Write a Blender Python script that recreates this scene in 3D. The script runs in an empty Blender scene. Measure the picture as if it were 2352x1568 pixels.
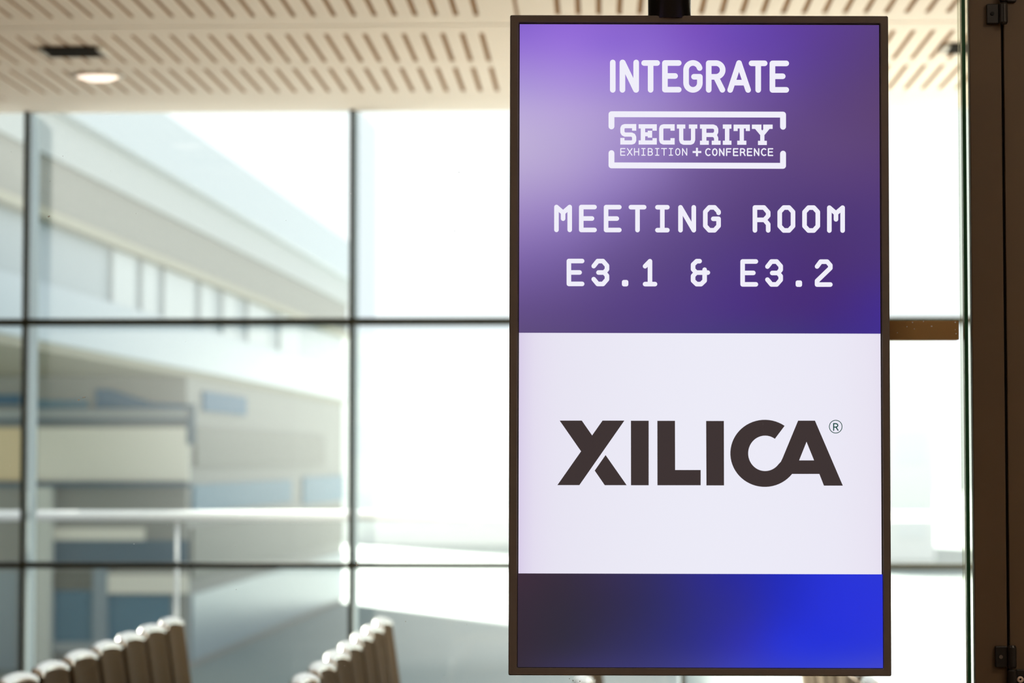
import bpy, bmesh, math, random
from mathutils import Vector, Matrix

random.seed(7)
sc = bpy.context.scene
C = sc.collection

# ------------------------------------------------------------------ camera
W, H = 2352, 1568
LENS = 85.0
F = LENS / 36.0 * W
YAW = math.radians(2.06)
PITCH = math.radians(2.845)
EYE = Vector((0.0, 0.0, 1.6))
cam_data = bpy.data.cameras.new('camera')
cam_data.lens = LENS
cam_data.sensor_width = 36.0
cam_data.clip_end = 2000
cam_data.dof.use_dof = True
cam_data.dof.focus_distance = 4.54
cam_data.dof.aperture_fstop = 4.0
cam = bpy.data.objects.new('camera', cam_data)
C.objects.link(cam)
cam.location = EYE
cam.rotation_euler = (math.pi / 2 + PITCH, 0, YAW)
sc.camera = cam

# ------------------------------------------------------------------ sky, sun, exposure
world = bpy.data.worlds.new('sky')
sc.world = world
world.use_nodes = True
bg = world.node_tree.nodes['Background']
bg.inputs['Color'].default_value = (0.91, 0.965, 1.02, 1)
bg.inputs['Strength'].default_value = 1.2

sun_data = bpy.data.lights.new('sun', 'SUN')
sun_data.energy = 50.0
sun_data.angle = math.radians(5.0)   # sun behind thin haze
sun_data.color = (1.0, 0.95, 0.87)
sun = bpy.data.objects.new('sun', sun_data)
C.objects.link(sun)
SUN_TO = Vector((-0.46, 0.78, 0.48)).normalized()
sun.rotation_euler = SUN_TO.to_track_quat('Z', 'Y').to_euler()
sun.location = (-20, 45, 30)

vs = sc.view_settings
vs.view_transform = 'Standard'
vs.look = 'None'
vs.exposure = 0.0
vs.gamma = 1.0
vs.use_curve_mapping = False
sc.cycles.max_bounces = 6
sc.cycles.transparent_max_bounces = 24
sc.cycles.sample_clamp_indirect = 6.0

# ------------------------------------------------------------------ helpers
cp, sp = math.cos(PITCH), math.sin(PITCH)
RIGHT = Vector((math.cos(YAW), math.sin(YAW), 0))
FWD = Vector((-math.sin(YAW), math.cos(YAW), 0))


def uh(x, y, D):
    """lateral offset and height above the eye of image point (x, y) at horizontal distance D"""
    k = (H / 2 - y) / F
    h = D * (k * cp + sp) / (cp - k * sp)
    zc = D * cp + h * sp
    return (x - W / 2) / F * zc, h


def at(x, y, Y):
    """world point seen at image point (x, y) on the room plane Y"""
    d = RIGHT * ((x - W / 2) / F) + (FWD * cp + Vector((0, 0, sp))) + (Vector((0, 0, cp)) - FWD * sp) * ((H / 2 - y) / F)
    return EYE + d * ((Y - EYE.y) / d.y)


def lin(c):
    return tuple((v / 255 / 12.92) if v / 255 <= 0.04045 else ((v / 255 + 0.055) / 1.055) ** 2.4 for v in c)


MATS = {}


def mat(name, col, rough=0.5, metal=0.0, spec=0.5, noise=0.0, nscale=30.0, bump=0.0, emis=None, estr=1.0):
    m = bpy.data.materials.new(name)
    m.use_nodes = True
    nt = m.node_tree
    b = nt.nodes['Principled BSDF']
    b.inputs['Base Color'].default_value = (*col, 1)
    b.inputs['Roughness'].default_value = rough
    b.inputs['Metallic'].default_value = metal
    b.inputs['Specular IOR Level'].default_value = spec
    if emis:
        b.inputs['Emission Color'].default_value = (*emis, 1)
        b.inputs['Emission Strength'].default_value = estr
    if noise or bump:
        tc = nt.nodes.new('ShaderNodeTexCoord')
        nz = nt.nodes.new('ShaderNodeTexNoise')
        nz.inputs['Scale'].default_value = nscale
        nz.inputs['Detail'].default_value = 5
        nt.links.new(tc.outputs['Object'], nz.inputs['Vector'])
        if noise:
            mr = nt.nodes.new('ShaderNodeMapRange')
            mr.inputs['To Min'].default_value = 1 - noise
            mr.inputs['To Max'].default_value = 1 + noise
            mx = nt.nodes.new('ShaderNodeMix')
            mx.data_type = 'RGBA'
            mx.blend_type = 'MULTIPLY'
            mx.inputs[0].default_value = 1
            mx.inputs[6].default_value = (*col, 1)
            nt.links.new(nz.outputs['Fac'], mr.inputs['Value'])
            nt.links.new(mr.outputs['Result'], mx.inputs[7])
            nt.links.new(mx.outputs[2], b.inputs['Base Color'])
        if bump:
            bp = nt.nodes.new('ShaderNodeBump')
            bp.inputs['Strength'].default_value = bump
            bp.inputs['Distance'].default_value = 0.002
            nt.links.new(nz.outputs['Fac'], bp.inputs['Height'])
            nt.links.new(bp.outputs['Normal'], b.inputs['Normal'])
    MATS[name] = m
    return m


def glass_mat(name, tint, gloss=0.05, rough=0.0, dust=0.0):
    m = bpy.data.materials.new(name)
    m.use_nodes = True
    nt = m.node_tree
    nt.nodes.clear()
    out = nt.nodes.new('ShaderNodeOutputMaterial')
    tr = nt.nodes.new('ShaderNodeBsdfTransparent')
    tr.inputs['Color'].default_value = (*tint, 1)
    gl = nt.nodes.new('ShaderNodeBsdfGlossy')
    gl.inputs['Roughness'].default_value = rough
    fr = nt.nodes.new('ShaderNodeFresnel')
    fr.inputs['IOR'].default_value = 1.45
    ml = nt.nodes.new('ShaderNodeMath')
    ml.operation = 'MULTIPLY'
    ml.inputs[1].default_value = gloss / 0.034
    ml.use_clamp = True
    mx = nt.nodes.new('ShaderNodeMixShader')
    nt.links.new(fr.outputs['Fac'], ml.inputs[0])
    nt.links.new(ml.outputs[0], mx.inputs['Fac'])
    nt.links.new(tr.outputs[0], mx.inputs[1])
    nt.links.new(gl.outputs[0], mx.inputs[2])
    if dust:   # thin film of dust on the glass, scattering the sun that shines through it
        tl = nt.nodes.new('ShaderNodeBsdfTranslucent')
        tl.inputs['Color'].default_value = (0.95, 0.96, 0.95, 1)
        m2 = nt.nodes.new('ShaderNodeMixShader')
        m2.inputs['Fac'].default_value = dust
        nt.links.new(mx.outputs[0], m2.inputs[1])
        nt.links.new(tl.outputs[0], m2.inputs[2])
        mx = m2
    nt.links.new(mx.outputs[0], out.inputs['Surface'])
    return m


def new_obj(name, bm, m, parent=None, smooth=False, bevel=0.0, bseg=2):
    if bevel:
        bmesh.ops.remove_doubles(bm, verts=bm.verts, dist=1e-6)
        bmesh.ops.bevel(bm, geom=list(bm.edges), offset=bevel, segments=bseg, affect='EDGES', profile=0.5, clamp_overlap=True)
    bmesh.ops.recalc_face_normals(bm, faces=bm.faces)
    me = bpy.data.meshes.new(name)
    bm.to_mesh(me)
    bm.free()
    if smooth:
        me.polygons.foreach_set('use_smooth', [True] * len(me.polygons))
    me.materials.append(m)
    o = bpy.data.objects.new(name, me)
    C.objects.link(o)
    if parent is not None:
        o.parent = parent
    return o


def box(bm, lo, hi):
    x0, y0, z0 = lo
    x1, y1, z1 = hi
    v = [bm.verts.new(p) for p in ((x0, y0, z0), (x1, y0, z0), (x1, y1, z0), (x0, y1, z0),
                                   (x0, y0, z1), (x1, y0, z1), (x1, y1, z1), (x0, y1, z1))]
    for f in ((0, 3, 2, 1), (4, 5, 6, 7), (0, 1, 5, 4), (1, 2, 6, 5), (2, 3, 7, 6), (3, 0, 4, 7)):
        bm.faces.new([v[i] for i in f])


def bx(name, lo, hi, m, parent=None, bevel=0.0, bseg=2):
    bm = bmesh.new()
    box(bm, lo, hi)
    return new_obj(name, bm, m, parent, bevel=bevel, bseg=bseg)


def tube(bm, pts, r, n=12, caps=True):
    """round tube along a polyline"""
    pts = [Vector(p) for p in pts]
    rings = []
    prev = None
    for i, p in enumerate(pts):
        if i == 0:
            t = (pts[1] - p).normalized()
        elif i == len(pts) - 1:
            t = (p - pts[i - 1]).normalized()
        else:
            t = ((pts[i + 1] - p).normalized() + (p - pts[i - 1]).normalized()).normalized()
        if prev is None:
            a = t.orthogonal().normalized()
        else:
            a = (prev - t * prev.dot(t)).normalized()
        prev = a
        b = t.cross(a)
        rings.append([bm.verts.new(p + (a * math.cos(2 * math.pi * k / n) + b * math.sin(2 * math.pi * k / n)) * r) for k in range(n)])
    for i in range(len(rings) - 1):
        for k in range(n):
            bm.faces.new((rings[i][k], rings[i][(k + 1) % n], rings[i + 1][(k + 1) % n], rings[i + 1][k]))
    if caps:
        bm.faces.new(list(reversed(rings[0])))
        bm.faces.new(rings[-1])


def lathe(bm, profile, n=32, axis_pt=(0, 0, 0)):
    """profile of (radius, z) turned about the vertical through axis_pt"""
    ax = Vector(axis_pt)
    rings = []
    for r, z in profile:
        if r < 1e-6:
            rings.append([bm.verts.new(ax + Vector((0, 0, z)))])
        else:
            rings.append([bm.verts.new(ax + Vector((r * math.cos(2 * math.pi * k / n), r * math.sin(2 * math.pi * k / n), z))) for k in range(n)])
    for a, b in zip(rings, rings[1:]):
        for k in range(n):
            k2 = (k + 1) % n
            if len(a) == 1 and len(b) == 1:
                continue
            if len(a) == 1:
                bm.faces.new((a[0], b[k], b[k2]))
            elif len(b) == 1:
                bm.faces.new((a[k], a[k2], b[0]))
            else:
                bm.faces.new((a[k], a[k2], b[k2], b[k]))


def fillet(pts, r=0.05, n=5):
    pts = [Vector(p) for p in pts]
    out = [pts[0]]
    for a, b, c in zip(pts, pts[1:], pts[2:]):
        d1 = (a - b)
        d2 = (c - b)
        rr = min(r, d1.length * 0.48, d2.length * 0.48)
        p1 = b + d1.normalized() * rr
        p2 = b + d2.normalized() * rr
        for i in range(n + 1):
            t = i / n
            out.append(p1 * (1 - t) ** 2 + b * 2 * t * (1 - t) + p2 * t ** 2)
    out.append(pts[-1])
    return out


def empty(name, loc=(0, 0, 0), rotz=0.0):
    o = bpy.data.objects.new(name, None)
    C.objects.link(o)
    o.location = loc
    o.rotation_euler = (0, 0, rotz)
    o.empty_display_size = 0.2
    return o


def tag(o, label, cat, group=None):
    o['label'] = label
    o['category'] = cat
    if group:
        o['group'] = group
    return o


def struct(o):
    o['kind'] = 'structure'
    return o


# ------------------------------------------------------------------ materials
M_ceil = mat('ceiling_paint', (0.87, 0.83, 0.76), 0.6, noise=0.03, nscale=3)
M_felt = mat('slot_timber', (0.23, 0.10, 0.0), 0.8, noise=0.15, nscale=20)
M_plaster = mat('plaster', (0.72, 0.68, 0.6), 0.8, noise=0.03, nscale=2)
M_brown_bounce = mat('brown_bounce_wall', (0.17, 0.08, 0.035), 0.5, noise=0.2, nscale=4)
M_wwall = mat('white_wall', (0.86, 0.83, 0.78), 0.8, noise=0.02, nscale=2)
M_floor = mat('floor_timber', (0.27, 0.17, 0.09), 0.5, noise=0.15, nscale=6)
M_mull = mat('mullion_bronze', (0.020, 0.024, 0.013), 0.45)
M_fin = mat('mullion_fin', (0.22, 0.26, 0.28), 0.4, metal=0.3)  # slight blue tint stands in for reflected sky
M_pane = glass_mat('window_glass', (0.95, 0.975, 0.967), 0.03, dust=0.014)
M_part = glass_mat('partition_glass', (0.985, 0.992, 0.988), 0.012)
M_bronze = mat('bronze_anodised', (0.128, 0.084, 0.046), 0.42, spec=0.4, noise=0.12, nscale=5, bump=0.05)
M_gap = mat('gap_shade_black', (0.004, 0.004, 0.004), 0.8)
M_hinge = mat('hinge_black', (0.016, 0.013, 0.011), 0.35, metal=0.2)
M_screw = mat('screw_cap', (0.75, 0.60, 0.50), 0.4)
M_green = mat('glass_edge_green', (0.018, 0.085, 0.035), 0.15)
M_bezel = mat('bezel_plastic', (0.145, 0.118, 0.102), 0.38, spec=0.4, noise=0.05, nscale=40)
M_body = mat('display_back', (0.03, 0.03, 0.03), 0.5)
M_inner = mat('bezel_inner', (0.06, 0.05, 0.045), 0.5)
M_pole = mat('pole_black', (0.010, 0.009, 0.008), 0.35)
M_rail = mat('rail_brown', (0.60, 0.33, 0.12), 0.5, noise=0.1, nscale=15)
M_alu = mat('satin_aluminium', (0.75, 0.75, 0.75), 0.28, metal=1.0)
M_steel = mat('white_powder_coat', (0.86, 0.87, 0.88), 0.35)
M_uph = mat('brown_upholstery', (0.072, 0.045, 0.016), 0.8, spec=0.1, noise=0.15, nscale=30)
M_chrome = mat('chair_chrome', (0.88, 0.87, 0.86), 0.16, metal=1.0)
M_roll = mat('bright_roll', (0.70, 0.67, 0.64), 0.22, metal=0.75)
M_glide = mat('black_glide', (0.02, 0.02, 0.02), 0.5)
M_dark = mat('vent_dark', (0.012, 0.011, 0.008), 0.7)
M_ventw = mat('vent_frame', (0.62, 0.62, 0.58), 0.5)
M_lens = mat('downlight_lens', (0.8, 0.75, 0.68), 0.4, emis=(1.0, 0.80, 0.68), estr=1.6)
M_fill = mat('fill_lens', (0.8, 0.75, 0.68), 0.4, emis=(1.0, 0.80, 0.58), estr=14.0)
M_dust = mat('dust_specks', (0.85, 0.84, 0.8), 0.8)

m = bpy.data.materials.new('silicone_joint')
m.use_nodes = True
nt = m.node_tree
nt.nodes.clear()
_o = nt.nodes.new('ShaderNodeOutputMaterial')
_t = nt.nodes.new('ShaderNodeBsdfTranslucent')
_t.inputs['Color'].default_value = (0.93, 0.93, 0.87, 1)
_d = nt.nodes.new('ShaderNodeBsdfDiffuse')
_d.inputs['Color'].default_value = (0.85, 0.86, 0.8, 1)
_x = nt.nodes.new('ShaderNodeMixShader')
_x.inputs['Fac'].default_value = 0.12
_r = nt.nodes.new('ShaderNodeBsdfTransparent')
_r.inputs['Color'].default_value = (0.93, 0.95, 0.9, 1)
_y = nt.nodes.new('ShaderNodeMixShader')
_y.inputs['Fac'].default_value = 0.82
nt.links.new(_t.outputs[0], _x.inputs[1])
nt.links.new(_d.outputs[0], _x.inputs[2])
nt.links.new(_x.outputs[0], _y.inputs[1])
nt.links.new(_r.outputs[0], _y.inputs[2])
nt.links.new(_y.outputs[0], _o.inputs['Surface'])
M_joint = m

# ------------------------------------------------------------------ room shell
CEIL = 3.612
WIN = 13.77           # plane of the window wall
PART = 4.72           # plane of the glass partition
X0, X1 = -4.1, 2.8
YB = -5.0

struct(bx('floor', (X0, YB, -0.12), (X1, WIN + 0.1, 0.0), M_floor))
struct(bx('wall_left', (X0 - 0.15, YB, 0), (X0, WIN + 0.1, CEIL + 0.3), M_brown_bounce))  # unseen wall, set close and brown to dim and warm the ceiling
struct(bx('wall_right', (X1, YB, 0), (X1 + 0.15, WIN + 0.1, CEIL + 0.3), M_wwall))  # unseen wall, set close and white to bounce sun onto the ceiling
struct(bx('wall_back', (X0, YB - 0.15, 0), (X1, YB, CEIL + 0.3), M_plaster))

ceiling = struct(bx('ceiling', (X0, YB, CEIL + 0.07), (X1, WIN + 0.1, CEIL + 0.3), M_plaster))

# slotted acoustic panels, 2 rows of 28 slots each
PITCH_S, NS = 0.0920, 29
PW = PITCH_S * (NS + 3)
PL = 2.25
SL, SG = 0.82, 0.17
MARG = (PL - 2 * SL - SG) / 2
SW = 0.0245


def slot_panel_mesh():
    bm = bmesh.new()
    T = 0.005
    hx = PITCH_S / 2
    x_start = 1.5 * PITCH_S

    def quad(a, b, c, d):
        bm.faces.new([bm.verts.new(p) for p in (a, b, c, d)])

    g = 0.008  # joint half gap
    quad((g, g, 0), (x_start, g, 0), (x_start, PL - g, 0), (g, PL - g, 0))
    xe = x_start + NS * PITCH_S
    quad((xe, g, 0), (PW - g, g, 0), (PW - g, PL - g, 0), (xe, PL - g, 0))
    y1 = MARG
    y2 = MARG + SL
    y3 = y2 + SG
    y4 = y3 + SL
    quad((x_start, g, 0), (xe, g, 0), (xe, y1 - 0.02, 0), (x_start, y1 - 0.02, 0))
    quad((x_start, y2 + 0.02, 0), (xe, y2 + 0.02, 0), (xe, y3 - 0.02, 0), (x_start, y3 - 0.02, 0))
    quad((x_start, y4 + 0.02, 0), (xe, y4 + 0.02, 0), (xe, PL - g, 0), (x_start, PL - g, 0))
    r = SW / 2
    for (a, b) in ((y1, y2), (y3, y4)):
        for k in range(NS):
            cx = x_start + (k + 0.5) * PITCH_S
            lo, hi = a - 0.02, b + 0.02
            bot = [(cx + r * math.cos(t), a + r + r * math.sin(t)) for t in [math.pi * 1.5 - i * math.pi / 6 for i in range(4)]]
            top = [(cx + r * math.cos(t), b - r + r * math.sin(t)) for t in [math.pi - i * math.pi / 6 for i in range(4)]]
            left_loop = bot + top      # bottom middle, up the left side, to top middle
            for s in (-1, 1):
                loop = [(cx + s * (cx - p[0]) * 1.0 if s == 1 else p[0], p[1]) for p in left_loop]
                edge = cx + s * hx
                pts = [(edge, lo), (cx, lo)] + loop + [(cx, hi), (edge, hi)]
                bm.faces.new([bm.verts.new((p[0], p[1], 0)) for p in pts])
                for p, q in zip(loop, loop[1:]):
                    bm.faces.new([bm.verts.new(v) for v in ((p[0], p[1], 0), (q[0], q[1], 0), (q[0], q[1], T), (p[0], p[1], T))])
    # outer edge
    for p, q in (((g, g), (PW - g, g)), ((PW - g, g), (PW - g, PL - g)), ((PW - g, PL - g), (g, PL - g)), ((g, PL - g), (g, g))):
        bm.faces.new([bm.verts.new(v) for v in ((p[0], p[1], 0), (q[0], q[1], 0), (q[0], q[1], T), (p[0], p[1], T))])
    bmesh.ops.remove_doubles(bm, verts=bm.verts, dist=1e-5)
    for f in bm.faces:
        if abs(f.normal.z) > 0.9 and f.normal.z > 0:
            f.normal_flip()
    me = bpy.data.meshes.new('ceiling_panel')
    bm.to_mesh(me)
    bm.free()
    me.materials.append(M_ceil)
    return me


panel_me = slot_panel_mesh()
XJ = -0.366
PEND = 13.30
for row in range(3):
    y0 = PEND - PL * (row + 1)
    for col in (-2, -1, 0, 1):
        o = bpy.data.objects.new('ceiling_panel', panel_me)
        C.objects.link(o)
        o.location = (XJ + col * PW, y0, CEIL)
        o.parent = ceiling
bx('panel_backing', (X0, PEND - 3 * PL, CEIL + 0.005), (X1, PEND, CEIL + 0.03), M_felt, ceiling)
bx('ceiling_border', (X0, PEND + 0.004, CEIL), (X1, WIN + 0.03, CEIL + 0.069), M_ceil, ceiling)
bx('plain_ceiling', (X0, YB, CEIL), (X1, PEND - 3 * PL - 0.004, CEIL + 0.069), M_ceil, ceiling)

# ------------------------------------------------------------------ curtain wall
window = struct(empty('window_1', (0, WIN, 0)))
MX = [-3.29, -1.41, 0.47, 2.35]
ZT = [1.01, 2.40]
for x in MX:
    mo = bx('mullion', (x - 0.014, -0.05, 0.0), (x + 0.014, 0.02, CEIL + 0.03), M_mull, window, bevel=0.003)
    fin = bx('mullion_fin', (-0.013, 0.0, 0.0), (0.013, 0.22, CEIL + 0.03), M_fin, mo, bevel=0.003)
    fin.location = (x, 0.021, 0)
edges = [X0] + MX + [X1]
for a, b in zip(edges, edges[1:]):
    xa = a + (0.014 if a in MX else 0)
    xb = b - (0.014 if b in MX else 0)
    for z, hgt in zip(ZT, (0.034, 0.038)):
        bx('transom', (xa, -0.05, z - hgt / 2), (xb, 0.09, z + hgt / 2), M_mull, window, bevel=0.004)
    zs = [0.0, ZT[0] - 0.017, ZT[0] + 0.017, ZT[1] - 0.019, ZT[1] + 0.019, CEIL + 0.03]
    for i in range(3):
        bx('pane', (xa, 0.03, zs[2 * i]), (xb, 0.042, zs[2 * i + 1]), M_pane, window)

# ------------------------------------------------------------------ outdoors: ground, terrace, railing
GZ = -2.45
M_ground = mat('pale_concrete', (0.22, 0.26, 0.25), 0.7, noise=0.08, nscale=0.4)
M_terr = mat('terrace_paving', (0.34, 0.33, 0.31), 0.7, noise=0.06, nscale=2)
bm = bmesh.new()
box(bm, (-160, 15.9, GZ - 0.2), (160, 320, GZ))
struct(new_obj('ground_outside', bm, M_ground))
struct(bx('terrace_slab', (-9, 13.99, -0.35), (9, 15.6, -0.02), M_terr))

rail = tag(empty('terrace_railing', (0, 15.2, -0.02)), 'bright white tubular handrail on slim posts along the terrace outside the window', 'railing')
RZ = at(600, 1184, 15.2).z + 0.02
bm = bmesh.new()
tube(bm, [(-8.8, 0, RZ), (8.8, 0, RZ)], 0.034, 28)
new_obj('handrail', bm, M_steel, rail, smooth=True)
for x in (-6.46, -2.66, 1.14, 4.94):
    bm = bmesh.new()
    tube(bm, [(x, 0, 0), (x, 0, RZ - 0.02)], 0.014, 12)
    po = new_obj('post', bm, M_alu, rail, smooth=True)
    bm = bmesh.new()
    lathe(bm, [(0.0, 0.0), (0.05, 0.0), (0.05, 0.01), (0.0, 0.012)], 20, (x, 0, 0))
    new_obj('base_plate', bm, M_alu, po)

# ------------------------------------------------------------------ outdoors: the big building on the left
M_fascia = mat('fascia_pale_blue', (0.36, 0.42, 0.47), 0.30, spec=0.6)
M_band = mat('band_grey', (0.35, 0.37, 0.37), 0.40, spec=0.5)
M_wband = mat('band_taupe', (0.175, 0.17, 0.14), 0.5)
M_soff = mat('soffit_olive', (0.34, 0.31, 0.23), 0.6)
M_wallp = mat('wall_pale', (0.27, 0.32, 0.35), 0.32, spec=0.5)
M_whitep = mat('panel_white', (0.48, 0.51, 0.52), 0.35)
M_tan = mat('panel_tan', (0.86, 0.80, 0.69), 0.6)
M_tan2 = mat('panel_sand', (0.80, 0.62, 0.38), 0.6)
M_grey = mat('render_grey', (0.31, 0.30, 0.27), 0.6)
M_bluew = mat('window_blue', (0.12, 0.22, 0.29), 0.45, spec=0.2)
M_blued = mat('window_dark_blue', (0.05, 0.14, 0.23), 0.5, spec=0.15)
M_slate = mat('slate_trim', (0.13, 0.18, 0.22), 0.6, spec=0.2)
M_pink = mat('column_pale', (0.66, 0.66, 0.60), 0.6)

BX, BD = -9.2, 0.026
bld = tag(empty('office_building', (BX, 0, GZ), -math.atan(BD)),
          'large pale blue and tan building with deep overhanging roof seen through the left window bays', 'building')


def Z(z):
    return z - GZ


YN, YFAR, YW = 15.0, 70.0, 46.9  # near end extended out of view to block sky from the room's left
bx('upper_wall', (-12, YN + 0.6, Z(3.42)), (-0.05, YFAR, Z(5.32)), M_wallp, bld)
bx('roof_fascia', (-12, YN, Z(6.78)), (0.35, YFAR, Z(7.85)), M_fascia, bld, bevel=0.03)
bx('parapet_band', (-12, YN + 0.2, Z(6.12)), (0.16, YFAR, Z(6.78)), M_band, bld)
bx('wall_band', (-12, YN + 0.2, Z(5.32)), (0.08, YFAR, Z(6.12)), M_wband, bld)
bx('eave_trim', (-12, YN + 0.4, Z(5.18)), (0.18, YFAR, Z(5.32)), M_soff, bld)
bx('floor_fascia', (-12, YN + 0.3, Z(3.38)), (0.08, YFAR, Z(4.25)), M_fascia, bld, bevel=0.02)
bx('soffit', (-12, YN + 0.3, Z(3.26)), (0.0, YFAR, Z(3.38)), M_soff, bld)
for a, b in ((40.2, 41.9), (42.5, 43.7), (44.4, 47.2), (47.9, 49.2), (50.4, 51.9), (53.5, 56.0), (58, 61)):
    bx('white_panel', (-0.05, a, Z(4.26)), (0.02, b, Z(5.17)), M_whitep, bld, bevel=0.01)
# lower storeys, set back beneath the soffit
bx('lower_wall', (-12, YW, 0), (-0.05, YFAR, Z(3.26)), M_grey, bld)


def lx(px):
    return (px - 1376) / F * YW - (BX + BD * YW)


def lz(py):
    return Z(at(300, py, YW).z)


def face(name, x0, x1, y0, y1, m, proud=0.05, inner=None):
    o = bx(name, (lx(x0), YW - proud, lz(y1)), (lx(x1), YW, lz(y0)), m, bld)
    return o


face('strip_window', 70, 195, 918, 938, M_bluew, 0.03)
bm = bmesh.new()
wedge = [(212, 893), (246, 893), (345, 924), (432, 929), (432, 938), (212, 938)]
va = [bm.verts.new((lx(a), YW - 0.03, lz(b))) for a, b in wedge]
vb = [bm.verts.new((lx(a), YW, lz(b))) for a, b in wedge]
bm.faces.new(va)
bm.faces.new(list(reversed(vb)))
for k in range(6):
    bm.faces.new((va[k], vb[k], vb[(k + 1) % 6], va[(k + 1) % 6]))
new_obj('strip_window', bm, M_blued, bld)
face('strip_window', -60, 36, 905, 930, M_blued, 0.03)
face('sill_band', -200, 436, 940, 960, M_band, 0.12)
face('blue_ledge_trim', -200, 440, 962, 972, M_slate, 0.08)  # thin dark blue-grey ledge line
face('tan_panel', 78, 432, 982, 1104, M_tan, 0.10)
face('tan_panel', -200, 60, 982, 1104, M_tan2, 0.10)
face('ledge', -200, 440, 1108, 1118, M_slate, 0.25)
face('lintel', 118, 330, 1212, 1240, M_tan, 0.08)
face('dark_window', 118, 432, 1240, 1292, M_slate, 0.03)
face('cross_beam', 118, 216, 1310, 1350, M_wband, 0.08)
face('cross_beam', 246, 432, 1318, 1362, M_tan, 0.10)
face('blue_window', 120, 212, 1356, 1474, M_bluew, 0.03)
face('blue_window', 246, 392, 1366, 1482, M_bluew, 0.03)
face('blue_window', -60, 34, 1310, 1560, M_wallp, 0.03)
face('window_post', 212, 246, 1305, 1500, M_wallp, 0.12)
face('window_sill', 118, 400, 1474, 1498, M_band, 0.15)
face('column', 84, 118, 1118, 1560, M_pink, 0.30)
face('corner_trim', 428, 446, 928, 1020, M_slate, 0.12)
# the side that runs away from the window
for a, b, z0, z1, mm in ((48.4, 53.4, 2.62, 3.02, M_blued), (47.4, 60.0, 0.60, 1.15, M_bluew), (47.6, 66, 1.5, 2.3, M_wband),
                         (47.3, 69.9, -0.7, 0.3, M_wband), (47.3, 69.9, -2.3, -1.0, M_wallp), (62, 69.9, 0.5, 1.2, M_bluew)):
    bx('side_panel', (-0.05, a, Z(z0)), (0.01, b, Z(z1)), mm, bld)

# far blocks behind, haze fade put into their pale colours
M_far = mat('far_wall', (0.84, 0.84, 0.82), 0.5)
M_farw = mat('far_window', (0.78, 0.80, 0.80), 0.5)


def far_block(name, label, Y, px0, px1, ytop, depth, rows, cols):
    p0 = at(px0, 1060, Y)
    p1 = at(px1, 1060, Y)
    zt = at((px0 + px1) / 2, ytop, Y).z
    e = tag(empty(name, ((p0.x + p1.x) / 2, Y, GZ)), label, 'building')
    w = (p1.x - p0.x) / 2
    bx('wall', (-w, 0, 0), (w, depth, zt - GZ), M_far, e)
    bx('roof', (-w - 0.2, -0.2, zt - GZ), (w + 0.2, depth, zt - GZ + 0.35), M_far, e)
    for r in range(rows):
        for c in range(cols):
            cw = 2 * w / cols
            hz = (zt - GZ) / rows
            bx('window', (-w + cw * (c + 0.2), -0.04, hz * (r + 0.3)), (-w + cw * (c + 0.8), 0.0, hz * (r + 0.75)), M_farw, e)
    return e


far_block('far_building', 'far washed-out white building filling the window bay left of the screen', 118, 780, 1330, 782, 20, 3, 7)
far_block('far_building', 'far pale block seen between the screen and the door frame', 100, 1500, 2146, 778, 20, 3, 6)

# ------------------------------------------------------------------ glass partition beside the screen
def px_at(px, Y=PART):
    return at(px, 784, Y).x


part = tag(empty('glass_partition', (0, PART, 0)), 'full-height clear glass partition directly behind the hanging screen', 'glass partition')
XG = px_at(2208)
bx('glass_pane', (X0 + 0.02, 0, 0.02), (XG, 0.012, CEIL), M_part, part)
bx('silicone_joint', (XG, -0.004, 0.02), (px_at(2215), 0.016, CEIL), M_joint, part)
bx('glass_edge', (px_at(2215), -0.004, 0.02), (px_at(2223), 0.016, CEIL), M_green, part)
bx('silicone_joint', (px_at(2223), -0.004, 0.02), (px_at(2232.5), 0.016, CEIL), M_joint, part)
bx('floor_channel', (X0 + 0.02, -0.015, 0.0), (px_at(2232.5), 0.027, 0.02), M_alu, part)
# dust and scratches on the pane
bm = bmesh.new()
rnd = random.Random(3)


def speck(px, py, s, ang=None, stretch=1.0):
    p = at(px, py, PART)
    a = rnd.random() * 6.28 if ang is None else ang
    n = 6
    vs_ = []
    for k in range(n):
        t = 2 * math.pi * k / n
        r = s * (0.7 + 0.5 * rnd.random())
        u, w = r * math.cos(t) * stretch, r * math.sin(t)
        vs_.append((p.x + u * math.cos(a) - w * math.sin(a), p.z + u * math.sin(a) + w * math.cos(a)))
    lo = [bm.verts.new((x, -0.0012, z)) for x, z in vs_]
    hi = [bm.verts.new((x, 0.0002, z)) for x, z in vs_]
    bm.faces.new(lo)
    bm.faces.new(list(reversed(hi)))
    for k in range(n):
        bm.faces.new((lo[k], lo[(k + 1) % n], hi[(k + 1) % n], hi[k]))


for a in ((181, 918, 0.0016, 0.5, 1.6), (193, 912, 0.0008, 0.3, 6.0), (112, 497, 0.0014, 0.6, 1.8), (820, 1297, 0.0018, None, 1.2),
          (818, 1292, 0.0012, None, 1.0), (2096, 740, 0.0014, None, 1), (2121, 738, 0.001, None, 1.4), (2083, 750, 0.001, None, 1),
          (2140, 749, 0.0014, None, 1.2), (2100, 755, 0.001, None, 1), (2194, 740, 0.0014, None, 1.5), (2196, 766, 0.0015, None, 1),
          (2061, 764, 0.001, None, 1), (2194, 757, 0.0009, None, 1), (1316, 1562, 0.0012, None, 1), (1308, 1558, 0.0009, None, 1),
          (1332, 1564, 0.0012, None, 1)):
    speck(*a)
for k in range(60):
    speck(rnd.uniform(0, 1160), rnd.uniform(270, 1568), rnd.uniform(0.0003, 0.0007))
d = new_obj('dust', bm, M_dust, part)
d['kind'] = 'stuff'

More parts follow.
